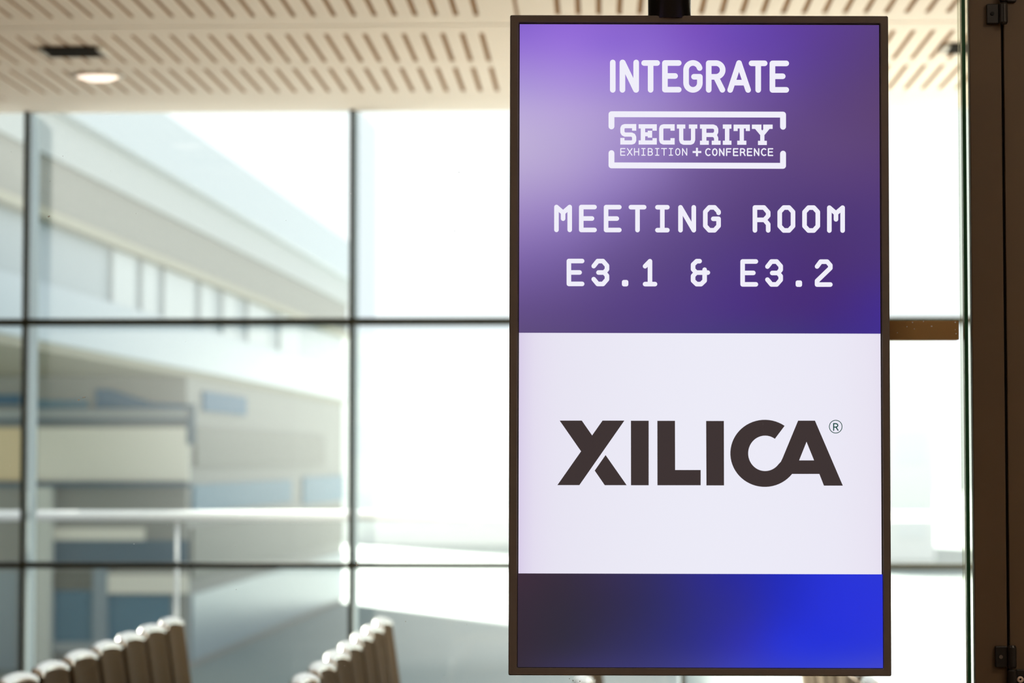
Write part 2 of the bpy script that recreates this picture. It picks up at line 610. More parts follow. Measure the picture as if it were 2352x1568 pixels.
# brown bar on the far side of the glass, right of the screen
RY = 5.20
pa, pb = at(1760, 757, RY), at(2203, 757, RY)
rz0, rz1 = at(2100, 780, RY).z, at(2100, 736, RY).z
bar = tag(empty('brown_bar', ((pa.x + pb.x) / 2, RY, rz0)), 'short brown metal bar crossing behind the glass between screen and door frame', 'bar')
hw = (pb.x - pa.x) / 2
bx('bar', (-hw, 0, 0), (hw, 0.035, rz1 - rz0), M_rail, bar, bevel=0.002)
for s in (-0.85, -0.35):
    bm = bmesh.new()
    zc = (rz1 - rz0) / 2
    tube(bm, [(s * hw, PART + 0.012 - RY, zc), (s * hw, 0.001, zc)], 0.009, 14)
    new_obj('standoff', bm, M_alu, bar, smooth=True)

# ------------------------------------------------------------------ door frame and door on the right
door = struct(empty('door_1', (0, PART, 0)))
YF = -0.012
XJ0, XJ1 = px_at(2233, PART + YF), px_at(2306.5, PART + YF)
XD0 = px_at(2312.5, PART + YF)
bx('jamb', (XJ0, YF, 0), (XJ1, 0.012, CEIL), M_bronze, door, bevel=0.002)
bx('gap_shade_strip', (XJ1, -0.004, 0), (XD0, 0.012, CEIL), M_gap, door)  # near-black strip painting the shade of the open door gap
leaf = bx('door_stile', (XD0, YF, 0.012), (XD0 + 0.11, 0.03, CEIL), M_bronze, door, bevel=0.002)
bx('door_stile', (XD0 + 0.85, YF, 0.012), (XD0 + 0.96, 0.03, CEIL), M_bronze, door, bevel=0.002)
bx('bottom_rail', (XD0 + 0.11, YF + 0.004, 0.012), (XD0 + 0.85, 0.026, 0.25), M_bronze, door, bevel=0.002)
bx('door_glass', (XD0 + 0.11, 0.004, 0.25), (XD0 + 0.85, 0.014, CEIL), M_part, door)
bx('jamb', (XD0 + 0.965, YF, 0), (XD0 + 1.03, 0.03, CEIL), M_bronze, door, bevel=0.002)
struct(bx('wall_partition', (XD0 + 1.03, PART - 0.05, 0), (X1, PART + 0.05, CEIL), M_plaster))


def hinge(py_plate0, py_plate1, kx, flip):
    """lift-off hinge: jamb plate, two knuckles and leaf plate; flip puts the jamb plate at the lower knuckle"""
    zj0, zj1 = at(2300, py_plate1, PART + YF).z, at(2300, py_plate0, PART + YF).z
    cx = at(kx, 784, PART + YF - 0.012).x
    e = empty('hinge', (cx, YF - 0.005, (zj0 + zj1) / 2))
    e.parent = door
    hh = (zj1 - zj0) / 2
    s = 1 if flip else -1
    px = 0.000843
    bx('jamb_plate', (-0.031, -0.006, -hh), (-0.008, 0.005, hh), M_hinge, e, bevel=0.0015)
    bm = bmesh.new()
    bmesh.ops.create_cone(bm, cap_ends=True, segments=18, radius1=0.0037, radius2=0.0037, depth=0.004)
    bmesh.ops.rotate(bm, verts=bm.verts, cent=(0, 0, 0), matrix=Matrix.Rotation(math.pi / 2, 3, 'X'))
    bmesh.ops.translate(bm, verts=bm.verts, vec=(-0.021, -0.0065, 0))
    new_obj('screw', bm, M_bezel if not flip else M_gap, e)
    r = 0.0085
    bm = bmesh.new()
    lathe(bm, [(0, -hh - 0.002), (r * 0.75, -hh - 0.002), (r, -hh + 0.002), (r, hh - 0.002), (r * 0.75, hh + 0.002), (0, hh + 0.002)], 24, (0, -0.008, 0))
    new_obj('knuckle', bm, M_hinge, e)
    zc = s * (2 * hh + 0.004)
    bm = bmesh.new()
    lathe(bm, [(0, zc - hh), (r * 0.75, zc - hh), (r, zc - hh + 0.003), (r, zc + hh - 0.003), (r * 0.75, zc + hh), (0, zc + hh)], 24, (0, -0.008, 0))
    new_obj('knuckle', bm, M_hinge, e)
    bx('leaf_plate', (0.008, -0.006, zc - hh), (0.026, 0.005, zc + hh), M_hinge, e, bevel=0.0015)
    bm = bmesh.new()
    R0, R1 = 0.0062, 0.0022
    z_s = zc + (hh - 0.019) * (1 if not flip else -1)
    n = 20
    prof = [(R1, 0.0), (R1, -0.003), (R0 * 0.6, -0.0045), (R0, -0.003), (R0, 0.0)]
    lathe(bm, [(a, -b) for a, b in prof], n)
    bmesh.ops.rotate(bm, verts=bm.verts, cent=(0, 0, 0), matrix=Matrix.Rotation(math.pi / 2, 3, 'X'))
    bmesh.ops.translate(bm, verts=bm.verts, vec=(0.0155, -0.006, z_s))
    sc_ = new_obj('screw_ring', bm, M_screw, e)
    sc_['label'] = 'pale ring around the hinge screw'
    return e


hinge(11, 56, 2312, True)
hinge(1483, 1531, 2317, False)

# ------------------------------------------------------------------ hanging screen
DD = 4.50
ROLL = math.radians(-0.15)
cu, ch = uh(1607, 793, DD)
disp = tag(empty('hanging_display', EYE + FWD * DD + RIGHT * cu + Vector((0, 0, ch))),
           'tall dark-framed portrait screen showing a purple and white meeting room sign', 'screen')
disp.rotation_euler = (Matrix.Rotation(YAW, 4, 'Z') @ Matrix.Rotation(-ROLL, 4, 'Y')).to_euler()
cr, sr = math.cos(-ROLL), math.sin(-ROLL)


def dp(x, y):
    """image point -> metres on the screen face (right, up), in the display's own frame"""
    u, h = uh(x, y, DD)
    u -= cu
    h -= ch
    # rotation about local Y by angle a: (x,z)->(x cos a + z sin a, -x sin a + z cos a); invert
    return u * cr - h * sr, u * sr + h * cr


o_tl, o_tr, o_br, o_bl = dp(1171.5, 33.5), dp(2039.5, 37), dp(2049, 1552.5), dp(1168, 1551)
OW = (o_tr[0] + o_br[0] - o_tl[0] - o_bl[0]) / 4
OX = (o_tr[0] + o_br[0] + o_tl[0] + o_bl[0]) / 4
OT = (o_tl[1] + o_tr[1]) / 2
OB = (o_bl[1] + o_br[1]) / 2
i_tl, i_tr, i_br, i_bl = dp(1191, 51), dp(2022, 53.5), dp(2030.5, 1535), dp(1187.5, 1534.5)
IL = (i_tl[0] + i_bl[0]) / 2
IR = (i_tr[0] + i_br[0]) / 2
IT = (i_tl[1] + i_tr[1]) / 2
IB = (i_bl[1] + i_br[1]) / 2
OL, OR = OX - OW, OX + OW

# bezel ring: outer chamfer, flat face, inner lip
bm = bmesh.new()


def ring_loop(l, r, b, t, y, rad=0.0):
    pts = []
    if rad <= 0:
        pts = [(l, b), (r, b), (r, t), (l, t)]
        return [bm.verts.new((p[0], y, p[1])) for p in pts for _ in (0,)]
    for (cx, cz, a0) in ((l + rad, b + rad, 180), (r - rad, b + rad, 270), (r - rad, t - rad, 0), (l + rad, t - rad, 90)):
        for k in range(5):
            a = math.radians(a0 + 90 * k / 4)
            pts.append((cx + rad * math.cos(a), cz + rad * math.sin(a)))
    return [bm.verts.new((p[0], y, p[1])) for p in pts]


loops = [ring_loop(OL, OR, OB, OT, 0.030, 0.003),
         ring_loop(OL, OR, OB, OT, 0.003, 0.003),
         ring_loop(OL + 0.002, OR - 0.002, OB + 0.002, OT - 0.002, 0.0, 0.003),
         ring_loop(IL - 0.0012, IR + 0.0012, IB - 0.0012, IT + 0.0012, 0.0008, 0.003),
         ring_loop(IL, IR, IB, IT, 0.0022, 0.003),
         ring_loop(IL, IR, IB, IT, 0.012, 0.003)]
for a, b in zip(loops, loops[1:]):
    n = len(a)
    for k in range(n):
        bm.faces.new((a[k], a[(k + 1) % n], b[(k + 1) % n], b[k]))
bez = new_obj('bezel', bm, M_bezel, disp)
bx('back_housing', (OL + 0.002, 0.012, OB + 0.002), (OR - 0.002, 0.062, OT - 0.002), M_body, disp, bevel=0.004)
screen = bx('screen', (IL, 0.0060, IB), (IR, 0.0115, IT), M_inner, disp)
screen['label'] = 'lit screen showing the room sign'

# hanging pole
pu, ph = uh(1540.5, 33, DD)
pxl = dp(1540.5, 33)[0]
pole = tag(empty('hanging_pole', EYE + FWD * (DD + 0.034) + RIGHT * pu - Vector((0, 0, EYE.z))), 'thick black round pole holding the screen from the ceiling', 'pole')
z_top = EYE.z + ph
bm = bmesh.new()
lathe(bm, [(0.0, z_top - 0.006), (0.0405, z_top - 0.006), (0.0405, CEIL - 0.012), (0.0, CEIL - 0.012)], 40)
new_obj('tube', bm, M_pole, pole, smooth=False)
bm = bmesh.new()
lathe(bm, [(0.0, CEIL - 0.03), (0.09, CEIL - 0.03), (0.10, CEIL - 0.02), (0.10, CEIL), (0.0, CEIL)], 40)
new_obj('ceiling_flange', bm, M_pole, pole)
for p in pole.children:
    p.data.polygons.foreach_set('use_smooth', [len(f.vertices) == 4 and abs(f.normal.z) < 0.5 for f in p.data.polygons])


# picture areas: emission from a colour grid
def screen_mat(name):
    m = bpy.data.materials.new(name)
    m.use_nodes = True
    nt = m.node_tree
    b = nt.nodes['Principled BSDF']
    b.inputs['Base Color'].default_value = (0.0, 0.0, 0.0, 1)
    b.inputs['Roughness'].default_value = 0.45
    b.inputs['Specular IOR Level'].default_value = 0.15
    at_ = nt.nodes.new('ShaderNodeVertexColor')
    at_.layer_name = 'picture'
    nt.links.new(at_.outputs['Color'], b.inputs['Emission Color'])
    b.inputs['Emission Strength'].default_value = 1.0
    return m


M_pic = screen_mat('screen_picture')


def catmull(vals, xs, x):
    n = len(xs)
    if x <= xs[0]:
        return vals[0]
    if x >= xs[-1]:
        return vals[-1]
    i = max(k for k in range(n) if xs[k] <= x)
    i = min(i, n - 2)
    t = (x - xs[i]) / (xs[i + 1] - xs[i])
    dx = xs[i + 1] - xs[i]

    def tang(j):
        if j == 0:
            s = [(vals[1][c] - vals[0][c]) / (xs[1] - xs[0]) for c in range(3)]
        elif j == n - 1:
            s = [(vals[-1][c] - vals[-2][c]) / (xs[-1] - xs[-2]) for c in range(3)]
        else:
            s = [(vals[j + 1][c] - vals[j - 1][c]) / (xs[j + 1] - xs[j - 1]) for c in range(3)]
        return s
    m0, m1 = tang(i), tang(i + 1)
    h00, h10, h01, h11 = 2 * t ** 3 - 3 * t ** 2 + 1, t ** 3 - 2 * t ** 2 + t, -2 * t ** 3 + 3 * t ** 2, t ** 3 - t ** 2
    return tuple(h00 * vals[i][c] + h10 * dx * m0[c] + h01 * vals[i + 1][c] + h11 * dx * m1[c] for c in range(3))


def picture(name, l, r, b, t, xs, ys, grid, nx, ny, label):
    """flat picture area; grid rows given at image rows ys, columns xs (in display pixels of the sign)"""
    verts, faces, cols = [], [], []
    for j in range(ny + 1):
        fy = ys[0] + (ys[-1] - ys[0]) * j / ny
        for i in range(nx + 1):
            fx = xs[0] + (xs[-1] - xs[0]) * i / nx
            verts.append((l + (r - l) * i / nx, 0.0052, t + (b - t) * j / ny))
            col = catmull([catmull(row, xs, fx) for row in grid], ys, fy)
            cols.append(lin([min(255, max(0, v)) for v in col]))
    for j in range(ny):
        for i in range(nx):
            a = j * (nx + 1) + i
            faces.append((a, a + nx + 1, a + nx + 2, a + 1))
    me = bpy.data.meshes.new(name)
    me.from_pydata(verts, [], faces)
    ca = me.color_attributes.new('picture', 'FLOAT_COLOR', 'POINT')
    flat = []
    for c in cols:
        flat += [*c, 1.0]
    ca.data.foreach_set('color', flat)
    me.materials.append(M_pic)
    o = bpy.data.objects.new(name, me)
    C.objects.link(o)
    o.parent = screen
    o['label'] = label
    return o


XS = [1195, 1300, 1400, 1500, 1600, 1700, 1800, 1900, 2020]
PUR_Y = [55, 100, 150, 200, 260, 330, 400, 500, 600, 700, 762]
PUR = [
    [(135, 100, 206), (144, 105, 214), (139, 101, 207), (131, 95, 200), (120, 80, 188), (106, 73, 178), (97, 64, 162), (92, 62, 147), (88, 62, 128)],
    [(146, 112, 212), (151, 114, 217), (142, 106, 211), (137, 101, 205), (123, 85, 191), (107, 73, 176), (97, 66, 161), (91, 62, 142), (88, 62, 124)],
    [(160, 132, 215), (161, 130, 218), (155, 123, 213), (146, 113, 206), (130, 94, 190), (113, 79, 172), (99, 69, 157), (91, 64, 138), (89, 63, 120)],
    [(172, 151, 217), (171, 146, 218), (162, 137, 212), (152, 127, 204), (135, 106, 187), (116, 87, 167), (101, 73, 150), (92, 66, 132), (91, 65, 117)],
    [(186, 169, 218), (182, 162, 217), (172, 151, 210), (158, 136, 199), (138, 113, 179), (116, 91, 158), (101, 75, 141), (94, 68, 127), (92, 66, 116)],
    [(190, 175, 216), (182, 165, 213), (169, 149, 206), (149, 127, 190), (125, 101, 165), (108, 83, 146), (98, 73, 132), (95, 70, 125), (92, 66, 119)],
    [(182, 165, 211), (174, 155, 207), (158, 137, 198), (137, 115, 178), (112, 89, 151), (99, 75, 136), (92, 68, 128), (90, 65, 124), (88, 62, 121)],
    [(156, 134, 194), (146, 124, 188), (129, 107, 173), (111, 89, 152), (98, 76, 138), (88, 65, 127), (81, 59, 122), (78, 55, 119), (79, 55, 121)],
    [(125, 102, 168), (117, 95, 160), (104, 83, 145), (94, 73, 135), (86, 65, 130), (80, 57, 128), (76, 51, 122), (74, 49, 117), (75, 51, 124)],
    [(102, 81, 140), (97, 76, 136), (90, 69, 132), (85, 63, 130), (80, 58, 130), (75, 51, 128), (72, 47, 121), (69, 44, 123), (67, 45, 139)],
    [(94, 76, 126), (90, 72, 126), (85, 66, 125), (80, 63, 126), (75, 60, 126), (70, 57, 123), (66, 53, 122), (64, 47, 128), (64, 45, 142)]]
yl = [dp(1190, 764)[1], dp(1190, 1317)[1]]
yr = [dp(2026, 765.5)[1], dp(2026, 1318.5)[1]]
S1, S2 = (yl[0] + yr[0]) / 2, (yl[1] + yr[1]) / 2
LIP = 0.0022
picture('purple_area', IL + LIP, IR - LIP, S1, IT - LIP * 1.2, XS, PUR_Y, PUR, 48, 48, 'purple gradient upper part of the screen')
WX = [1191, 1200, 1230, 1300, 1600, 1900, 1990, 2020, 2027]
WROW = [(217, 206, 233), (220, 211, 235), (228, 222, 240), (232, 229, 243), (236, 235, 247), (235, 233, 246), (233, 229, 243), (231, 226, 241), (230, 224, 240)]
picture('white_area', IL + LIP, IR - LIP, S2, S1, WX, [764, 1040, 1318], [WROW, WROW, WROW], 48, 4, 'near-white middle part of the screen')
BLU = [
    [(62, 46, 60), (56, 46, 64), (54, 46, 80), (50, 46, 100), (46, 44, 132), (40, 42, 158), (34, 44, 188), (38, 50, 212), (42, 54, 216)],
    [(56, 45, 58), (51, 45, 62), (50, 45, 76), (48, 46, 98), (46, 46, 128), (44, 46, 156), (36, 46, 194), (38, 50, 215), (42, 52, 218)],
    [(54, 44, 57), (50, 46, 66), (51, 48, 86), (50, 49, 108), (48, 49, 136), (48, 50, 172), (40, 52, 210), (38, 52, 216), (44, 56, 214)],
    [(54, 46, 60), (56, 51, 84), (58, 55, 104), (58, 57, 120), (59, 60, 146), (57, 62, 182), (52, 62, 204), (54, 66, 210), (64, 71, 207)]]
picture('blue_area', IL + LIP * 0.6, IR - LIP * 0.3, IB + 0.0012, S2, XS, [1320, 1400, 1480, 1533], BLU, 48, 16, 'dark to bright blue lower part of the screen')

# ---- lettering: flat strokes and shapes lying on the screen
M_white = mat('screen_white', (0, 0, 0), 0.45, spec=0.1, emis=lin((240, 238, 250)))
M_ink = mat('screen_ink', (0, 0, 0), 0.45, spec=0.1, emis=lin((62, 52, 52)))
M_ink2 = mat('screen_ink_fringe', (0, 0, 0), 0.45, spec=0.1, emis=lin((28, 76, 68)))  # lens colour fringe put into the ink as green
LY = 0.0048


class Print:
    def __init__(self):
        self.bm = bmesh.new()
        self.k = 0

    def poly(self, pts):
        vs_ = []
        y = LY - 0.000004 * (self.k % 12)
        self.k += 1
        for x, yy in pts:
            u, h = dp(x, yy)
            vs_.append(self.bm.verts.new((u, y, h)))
        self.bm.faces.new(vs_)

    def capsule(self, a, b, w, n=8):
        ax, ay = a
        bx_, by = b
        ang = math.atan2(by - ay, bx_ - ax)
        pts = []
        for k in range(n + 1):
            t = ang - math.pi / 2 + math.pi * k / n
            pts.append((bx_ + w / 2 * math.cos(t), by + w / 2 * math.sin(t)))
        for k in range(n + 1):
            t = ang + math.pi / 2 + math.pi * k / n
            pts.append((ax + w / 2 * math.cos(t), ay + w / 2 * math.sin(t)))
        self.poly(pts)

    def stroke(self, pts, w):
        if len(pts) == 1:
            pts = [pts[0], (pts[0][0] + 0.01, pts[0][1])]
        for a, b in zip(pts, pts[1:]):
            self.capsule(a, b, w)

    def rect(self, x0, y0, x1, y1):
        self.poly([(x0, y0), (x0, y1), (x1, y1), (x1, y0)])

    def nxt(self, m, label, name='letter'):
        """close the current character as an object of its own"""
        for f in self.bm.faces:
            f.normal_update()
            if f.normal.y > 0:
                f.normal_flip()
        me = bpy.data.meshes.new(name)
        self.bm.to_mesh(me)
        self.bm.free()
        me.materials.append(m)
        o = bpy.data.objects.new(name, me)
        C.objects.link(o)
        o.parent = screen
        o['label'] = label
        self.bm = bmesh.new()
        return o


def arc(cx, cy, r, a0, a1, n=14, ry=None):
    ry = r if ry is None else ry
    return [(cx + r * math.cos(math.radians(a0 + (a1 - a0) * k / n)), cy + ry * math.sin(math.radians(a0 + (a1 - a0) * k / n))) for k in range(n + 1)]


# INTEGRATE
P = Print()
w = 12.9
b = 205.4
INTEGRATE = [
    ('I', [[(1407.7, 142.4), (1407.7, b)]]),
    ('N', [[(1429.9, b), (1429.9, 142.4)], [(1430.6, 142.4), (1460.9, b)], [(1461.5, b), (1461.5, 142.4)]]),
    ('T', [[(1479.8, 143.7), (1509.7, 143.7)], [(1494.7, 143.7), (1494.7, b)]]),
    ('E', [[(1559.4, 143.7), (1527.6, 143.7), (1527.6, 204.9), (1559.4, 204.9)], [(1527.6, 173.5), (1551, 173.5)]]),
    ('G', [arc(1592.1, 159.3, 15.8, -15, -180) + arc(1592.1, 189.6, 15.8, 180, 0) + [(1607.9, 175.3), (1594.4, 175.3)]]),
    ('R', [[(1628.3, b), (1628.3, 144.0), (1644.7, 144.0)] + arc(1644.7, 159.7, 15.8, -90, 90) + [(1628.3, 175.5)], [(1645, 176), (1659.7, 205.3)]]),
    ('A', [[(1677.6, 205.6), (1698, 143.7), (1718.9, 205.6)], [(1684, 188.8), (1712, 188.8)]]),
    ('T', [[(1726.8, 144.4), (1756.9, 144.4)], [(1742.1, 144.4), (1742.1, 205.6)]]),
    ('E', [[(1806.6, 144.6), (1774.8, 144.6), (1774.8, 205.4), (1806.6, 205.4)], [(1774.8, 174.2), (1798.5, 174.2)]])]
for ch_, sts in INTEGRATE:
    for st in sts:
        P.stroke(st, w)
    P.nxt(M_white, 'rounded white letter %s of INTEGRATE' % ch_)

# bracket frame
P = Print()
w = 13.5
P.stroke([(1404.7, 289.4), (1404.7, 261.4), (1799.2, 262.3), (1799.2, 290.2)], w)
P.nxt(M_white, 'white upper bracket over SECURITY', 'bracket')
P.stroke([(1404.7, 350.8), (1404.7, 378.9), (1799.2, 380.0), (1799.2, 352.0)], w)
P.nxt(M_white, 'white lower bracket under CONFERENCE', 'bracket')


# SECURITY (slab letters); coordinates measured on two enlargements
def za(x, y):
    return (1150 + x / 3.92, y / 3.92)


def zb(x, y):
    return (1600 + x / 3.92, y / 3.92)


P = Print()


def R(f, x0, y0, x1, y1):
    a = f(x0, y0)
    c = f(x1, y1)
    P.rect(a[0], a[1], c[0], c[1])


def S(f, pts, w=38):
    P.stroke([f(*p) for p in pts], w / 3.92)


S(za, [(1190, 1132), (1118, 1132), (1103, 1138), (1097, 1152), (1097, 1185), (1104, 1200), (1120, 1208), (1178, 1208), (1196, 1216), (1203, 1232), (1203, 1260), (1196, 1274), (1180, 1279), (1110, 1279)])
R(za, 1184, 1113, 1222, 1173); R(za, 1150, 1113, 1222, 1151); R(za, 1078, 1238, 1116, 1298); R(za, 1078, 1260, 1150, 1298)
P.nxt(M_white, 'white slab-serif letter S of SECURITY')
R(za, 1243, 1115, 1407, 1153); R(za, 1368, 1115, 1407, 1173); R(za, 1262, 1115, 1302, 1298)
R(za, 1300, 1187, 1365, 1223); R(za, 1325, 1173, 1365, 1236); R(za, 1243, 1260, 1407, 1298); R(za, 1368, 1240, 1407, 1298)
P.nxt(M_white, 'white slab-serif letter E of SECURITY')
S(za, [(1545, 1134), (1468, 1134), (1453, 1139), (1447, 1154), (1447, 1258), (1453, 1273), (1468, 1279), (1545, 1279)])
R(za, 1530, 1115, 1568, 1173); R(za, 1490, 1115, 1568, 1153); R(za, 1530, 1240, 1568, 1298); R(za, 1490, 1260, 1568, 1298)
P.nxt(M_white, 'white slab-serif letter C of SECURITY')
R(za, 1588, 1117, 1664, 1154); R(za, 1696, 1117, 1772, 1154)
S(za, [(1627, 1140), (1627, 1256), (1634, 1274), (1650, 1281), (1712, 1281), (1727, 1274), (1734, 1256), (1734, 1140)])
P.nxt(M_white, 'white slab-serif letter U of SECURITY')
R(zb, 32, 1117, 130, 1155); R(zb, 50, 1117, 90, 1300); R(zb, 32, 1263, 112, 1300); R(zb, 138, 1263, 218, 1300)
S(zb, [(90, 1136), (152, 1136), (170, 1144), (178, 1160), (178, 1186), (170, 1202), (152, 1211), (90, 1211)])
S(zb, [(152, 1211), (170, 1222), (178, 1240), (178, 1275)])
P.nxt(M_white, 'white slab-serif letter R of SECURITY')
R(zb, 238, 1117, 316, 1155); R(zb, 257, 1117, 297, 1300); R(zb, 238, 1263, 316, 1300)
P.nxt(M_white, 'white slab-serif letter I of SECURITY')
R(zb, 335, 1118, 482, 1153); R(zb, 335, 1118, 372, 1176); R(zb, 445, 1118, 482, 1176); R(zb, 390, 1118, 428, 1300); R(zb, 368, 1263, 450, 1300)
P.nxt(M_white, 'white slab-serif letter T of SECURITY')
R(zb, 500, 1118, 586, 1157); R(zb, 602, 1118, 687, 1157)
P.poly([zb(527, 1155), zb(582, 1155), zb(594, 1172), zb(606, 1155), zb(661, 1155), zb(613, 1213), zb(575, 1213)])
R(zb, 575, 1205, 613, 1301); R(zb, 555, 1264, 635, 1302)
P.nxt(M_white, 'white slab-serif letter Y of SECURITY')

# EXHIBITION + CONFERENCE: narrow stroke glyphs in a unit cell
GLY = {
    'E': [[(1, 0), (0, 0), (0, 1), (1, 1)], [(0, .48), (.9, .48)]],
    'X': [[(-.05, 0), (1.05, 1)], [(1.05, 0), (-.05, 1)]],
    'H': [[(0, 0), (0, 1)], [(1, 0), (1, 1)], [(0, .48), (1, .48)]],
    'I': [[(.1, 0), (.9, 0)], [(.5, 0), (.5, 1)], [(.1, 1), (.9, 1)]],
    'B': [[(0, 0), (0, 1), (.6, 1), (.9, .92), (1, .75), (.9, .56), (.6, .48), (0, .48)], [(.6, .48), (.85, .4), (.93, .24), (.85, .07), (.6, 0), (0, 0)]],
    'T': [[(-.1, 0), (1.1, 0)], [(.5, 0), (.5, 1)]],
    'O': [[(.5, 0), (.18, .1), (.02, .32), (0, .5), (.02, .68), (.18, .9), (.5, 1), (.82, .9), (.98, .68), (1, .5), (.98, .32), (.82, .1), (.5, 0)]],
    'N': [[(0, 1), (0, 0), (1, 1), (1, 0)]],
    'C': [[(1, .1), (.75, .01), (.5, 0), (.2, .12), (.03, .34), (0, .5), (.03, .66), (.2, .88), (.5, 1), (.75, .99), (1, .9)]],
    'F': [[(1, 0), (0, 0), (0, 1)], [(0, .47), (.85, .47)]],
    'R': [[(0, 1), (0, 0), (.55, 0), (.85, .08), (.95, .26), (.85, .45), (.55, .53), (0, .53)], [(.55, .53), (.75, .62), (1.05, 1)]],
}
P = Print()


def small_text(s, x0, pitch, gw, y0, y1, w):
    for k, c in enumerate(s):
        for st in GLY[c]:
            P.stroke([(x0 + k * pitch + p[0] * gw, y0 + p[1] * (y1 - y0)) for p in st], w)
        P.nxt(M_white, 'small thin white letter %s of %s' % (c, s))


small_text('EXHIBITION', 1150 + 1082 / 3.92, 61.9 / 3.92, 38 / 3.92, 1334 / 3.92, 1394 / 3.92, 2.2)
small_text('CONFERENCE', 1600 + 84 / 3.92, 62.8 / 3.92, 38 / 3.92, 1336 / 3.92, 1396 / 3.92, 2.9)
R(za, 1730, 1356, 1808, 1374); R(za, 1760, 1327, 1778, 1403)
P.nxt(M_white, 'small white plus sign', 'plus_sign')

# MEETING ROOM / E3.1 & E3.2
BIG = {
    'M': [[(0, 1), (0, 0), (.5, .25), (1, 0), (1, 1)], [(.5, .25), (.5, .51)]],
    'E': [[(1, 0), (0, 0), (0, 1), (1, 1)], [(0, .5), (.81, .5)]],
    'T': [[(0, 0), (1, 0)], [(.5, 0), (.5, 1)]],
    'I': [[(.13, 0), (.88, 0)], [(.5, 0), (.5, 1)], [(.13, 1), (.88, 1)]],
    'N': [[(0, 1), (0, 0), (1, 1), (1, 0)]],
    'G': [[(1, .24), (1, .19), (.7, 0), (.3, 0), (0, .19), (0, .81), (.3, 1), (.7, 1), (1, .81), (1, .5), (.6, .5)]],
    'R': [[(0, 1), (0, 0), (.68, 0), (1, .21), (1, .36), (.72, .54), (0, .54)], [(.72, .54), (1, .73), (1, 1)]],
    'O': [[(.3, 0), (0, .19), (0, .81), (.3, 1), (.7, 1), (1, .81), (1, .19), (.7, 0), (.3, 0)]],
    '3': [[(0, .22), (.3, 0), (.7, 0), (1, .2), (1, .36), (.8, .5), (.36, .5)], [(.8, .5), (1, .64), (1, .8), (.7, 1), (.3, 1), (0, .79)]],
    '1': [[(.13, .22), (.5, 0), (.5, 1)], [(.13, 1), (.88, 1)]],
    '2': [[(0, .21), (.27, 0), (.76, 0), (1, .16), (1, .28), (0, .84), (0, 1), (1, 1)]],
}
P = Print()
BW = 10.5


def big(c, x_left, y_top, gw=30.5, gh=52.6):
    for st in BIG[c]:
        P.stroke([(x_left + BW / 2 + p[0] * gw, y_top + BW / 2 + p[1] * gh) for p in st], BW)


for k, c in enumerate('MEETING ROOM'):
    if c != ' ':
        big(c, 1250 + (90 + 223.6 * k) / 3.92, 420 + (193.5 + 0.55 * k) / 3.92)
        P.nxt(M_white, 'white letter %s of MEETING ROOM' % c)
P = Print()
for k, c in enumerate('E3.1 & E3.2'):
    xl = 1250 + (202 + 223.7 * k) / 3.92
    yt = 420 + (680 + 0.6 * k) / 3.92
    if c in BIG:
        big(c, xl, yt)
    elif c == '.':
        cx, cy = xl + BW / 2 + 15.2, yt + 55.9
        s, r = 7.4, 4.5
        P.poly([p for (qx, qy, a0) in ((cx + s - r, cy + s - r, 0), (cx - s + r, cy + s - r, 90), (cx - s + r, cy - s + r, 180), (cx + s - r, cy - s + r, 270))
                for p in arc(qx, qy, r, a0, a0 + 90, 5)])
    elif c == '&':
        zz = lambda x, y: (1250 + x / 3.92, 420 + y / 3.92)
        P.stroke([zz(*p) for p in ((1401, 702), (1374, 702), (1342, 733), (1342, 776), (1370, 805), (1475, 805))], BW)
        P.stroke([zz(*p) for p in ((1370, 805), (1342, 835), (1342, 878), (1374, 909), (1414, 909), (1446, 878), (1446, 779))], BW)
    if c != ' ':
        P.nxt(M_white, 'white character %s of E3.1 & E3.2' % c, 'character')


# logo word in dark ink
K = 2349 / 400


def zc_(x, y):
    return (1250 + x / K, 920 + y / K)


def zd_(x, y):
    return (1600 + x / K, 920 + y / K)


P = Print()
P.poly([zc_(*p) for p in ((209, 267), (508, 267), (647, 467), (788, 267), (1083, 267), (475, 1138), (178, 1138), (498, 682))])
P.nxt(M_ink, 'dark main stroke of the logo X')
P.poly([zc_(*p) for p in ((829, 732), (1114, 1139), (818, 1139), (682, 942))])
P.nxt(M_ink, 'dark capital X foot of the XILICA logo')
P.poly([zc_(*p) for p in ((1171, 269), (1411, 269), (1411, 1140), (1172, 1140))])
P.nxt(M_ink, 'dark capital I of the XILICA logo')
P.poly([zc_(*p) for p in ((1528, 270), (1766, 270), (1768, 934), (2113, 934), (2113, 1140), (1529, 1140))])
P.nxt(M_ink, 'dark capital L of the XILICA logo')
P.poly([zd_(*p) for p in ((131, 272), (371, 272), (373, 1142), (135, 1142))])
P.nxt(M_ink, 'dark capital I of the XILICA logo')
# C ring then the A that grows out of it
ocx, ocy, orx, ory = 924, 709, 466, 453
icx, icy, irx, iry = 928, 709, 229, 239
NN = 48
a_start, a_end = -55.0, -322.0
for k in range(NN):
    q = []
    a0 = a_start + (a_end - a_start) * k / NN
    a1 = a_start + (a_end - a_start) * (k + 1) / NN
    for a, (cx, cy, rx, ry) in ((a0, (ocx, ocy, orx, ory)), (a1, (ocx, ocy, orx, ory)), (a1, (icx, icy, irx, iry)), (a0, (icx, icy, irx, iry))):
        q.append((cx + rx * math.cos(math.radians(a)), cy + ry * math.sin(math.radians(a))))
    P.poly([zd_(*p) for p in q])
ei = (icx + irx * math.cos(math.radians(a_end)), icy + iry * math.sin(math.radians(a_end)))
eo = (ocx + orx * math.cos(math.radians(a_end)), ocy + ory * math.sin(math.radians(a_end)))
P.poly([zd_(*p) for p in (ei, (1140, 823), (1163, 775), (1373, 268), (1487, 268), (1487, 553), (1387, 804), (1387, 987), (eo[0], 987), eo)])
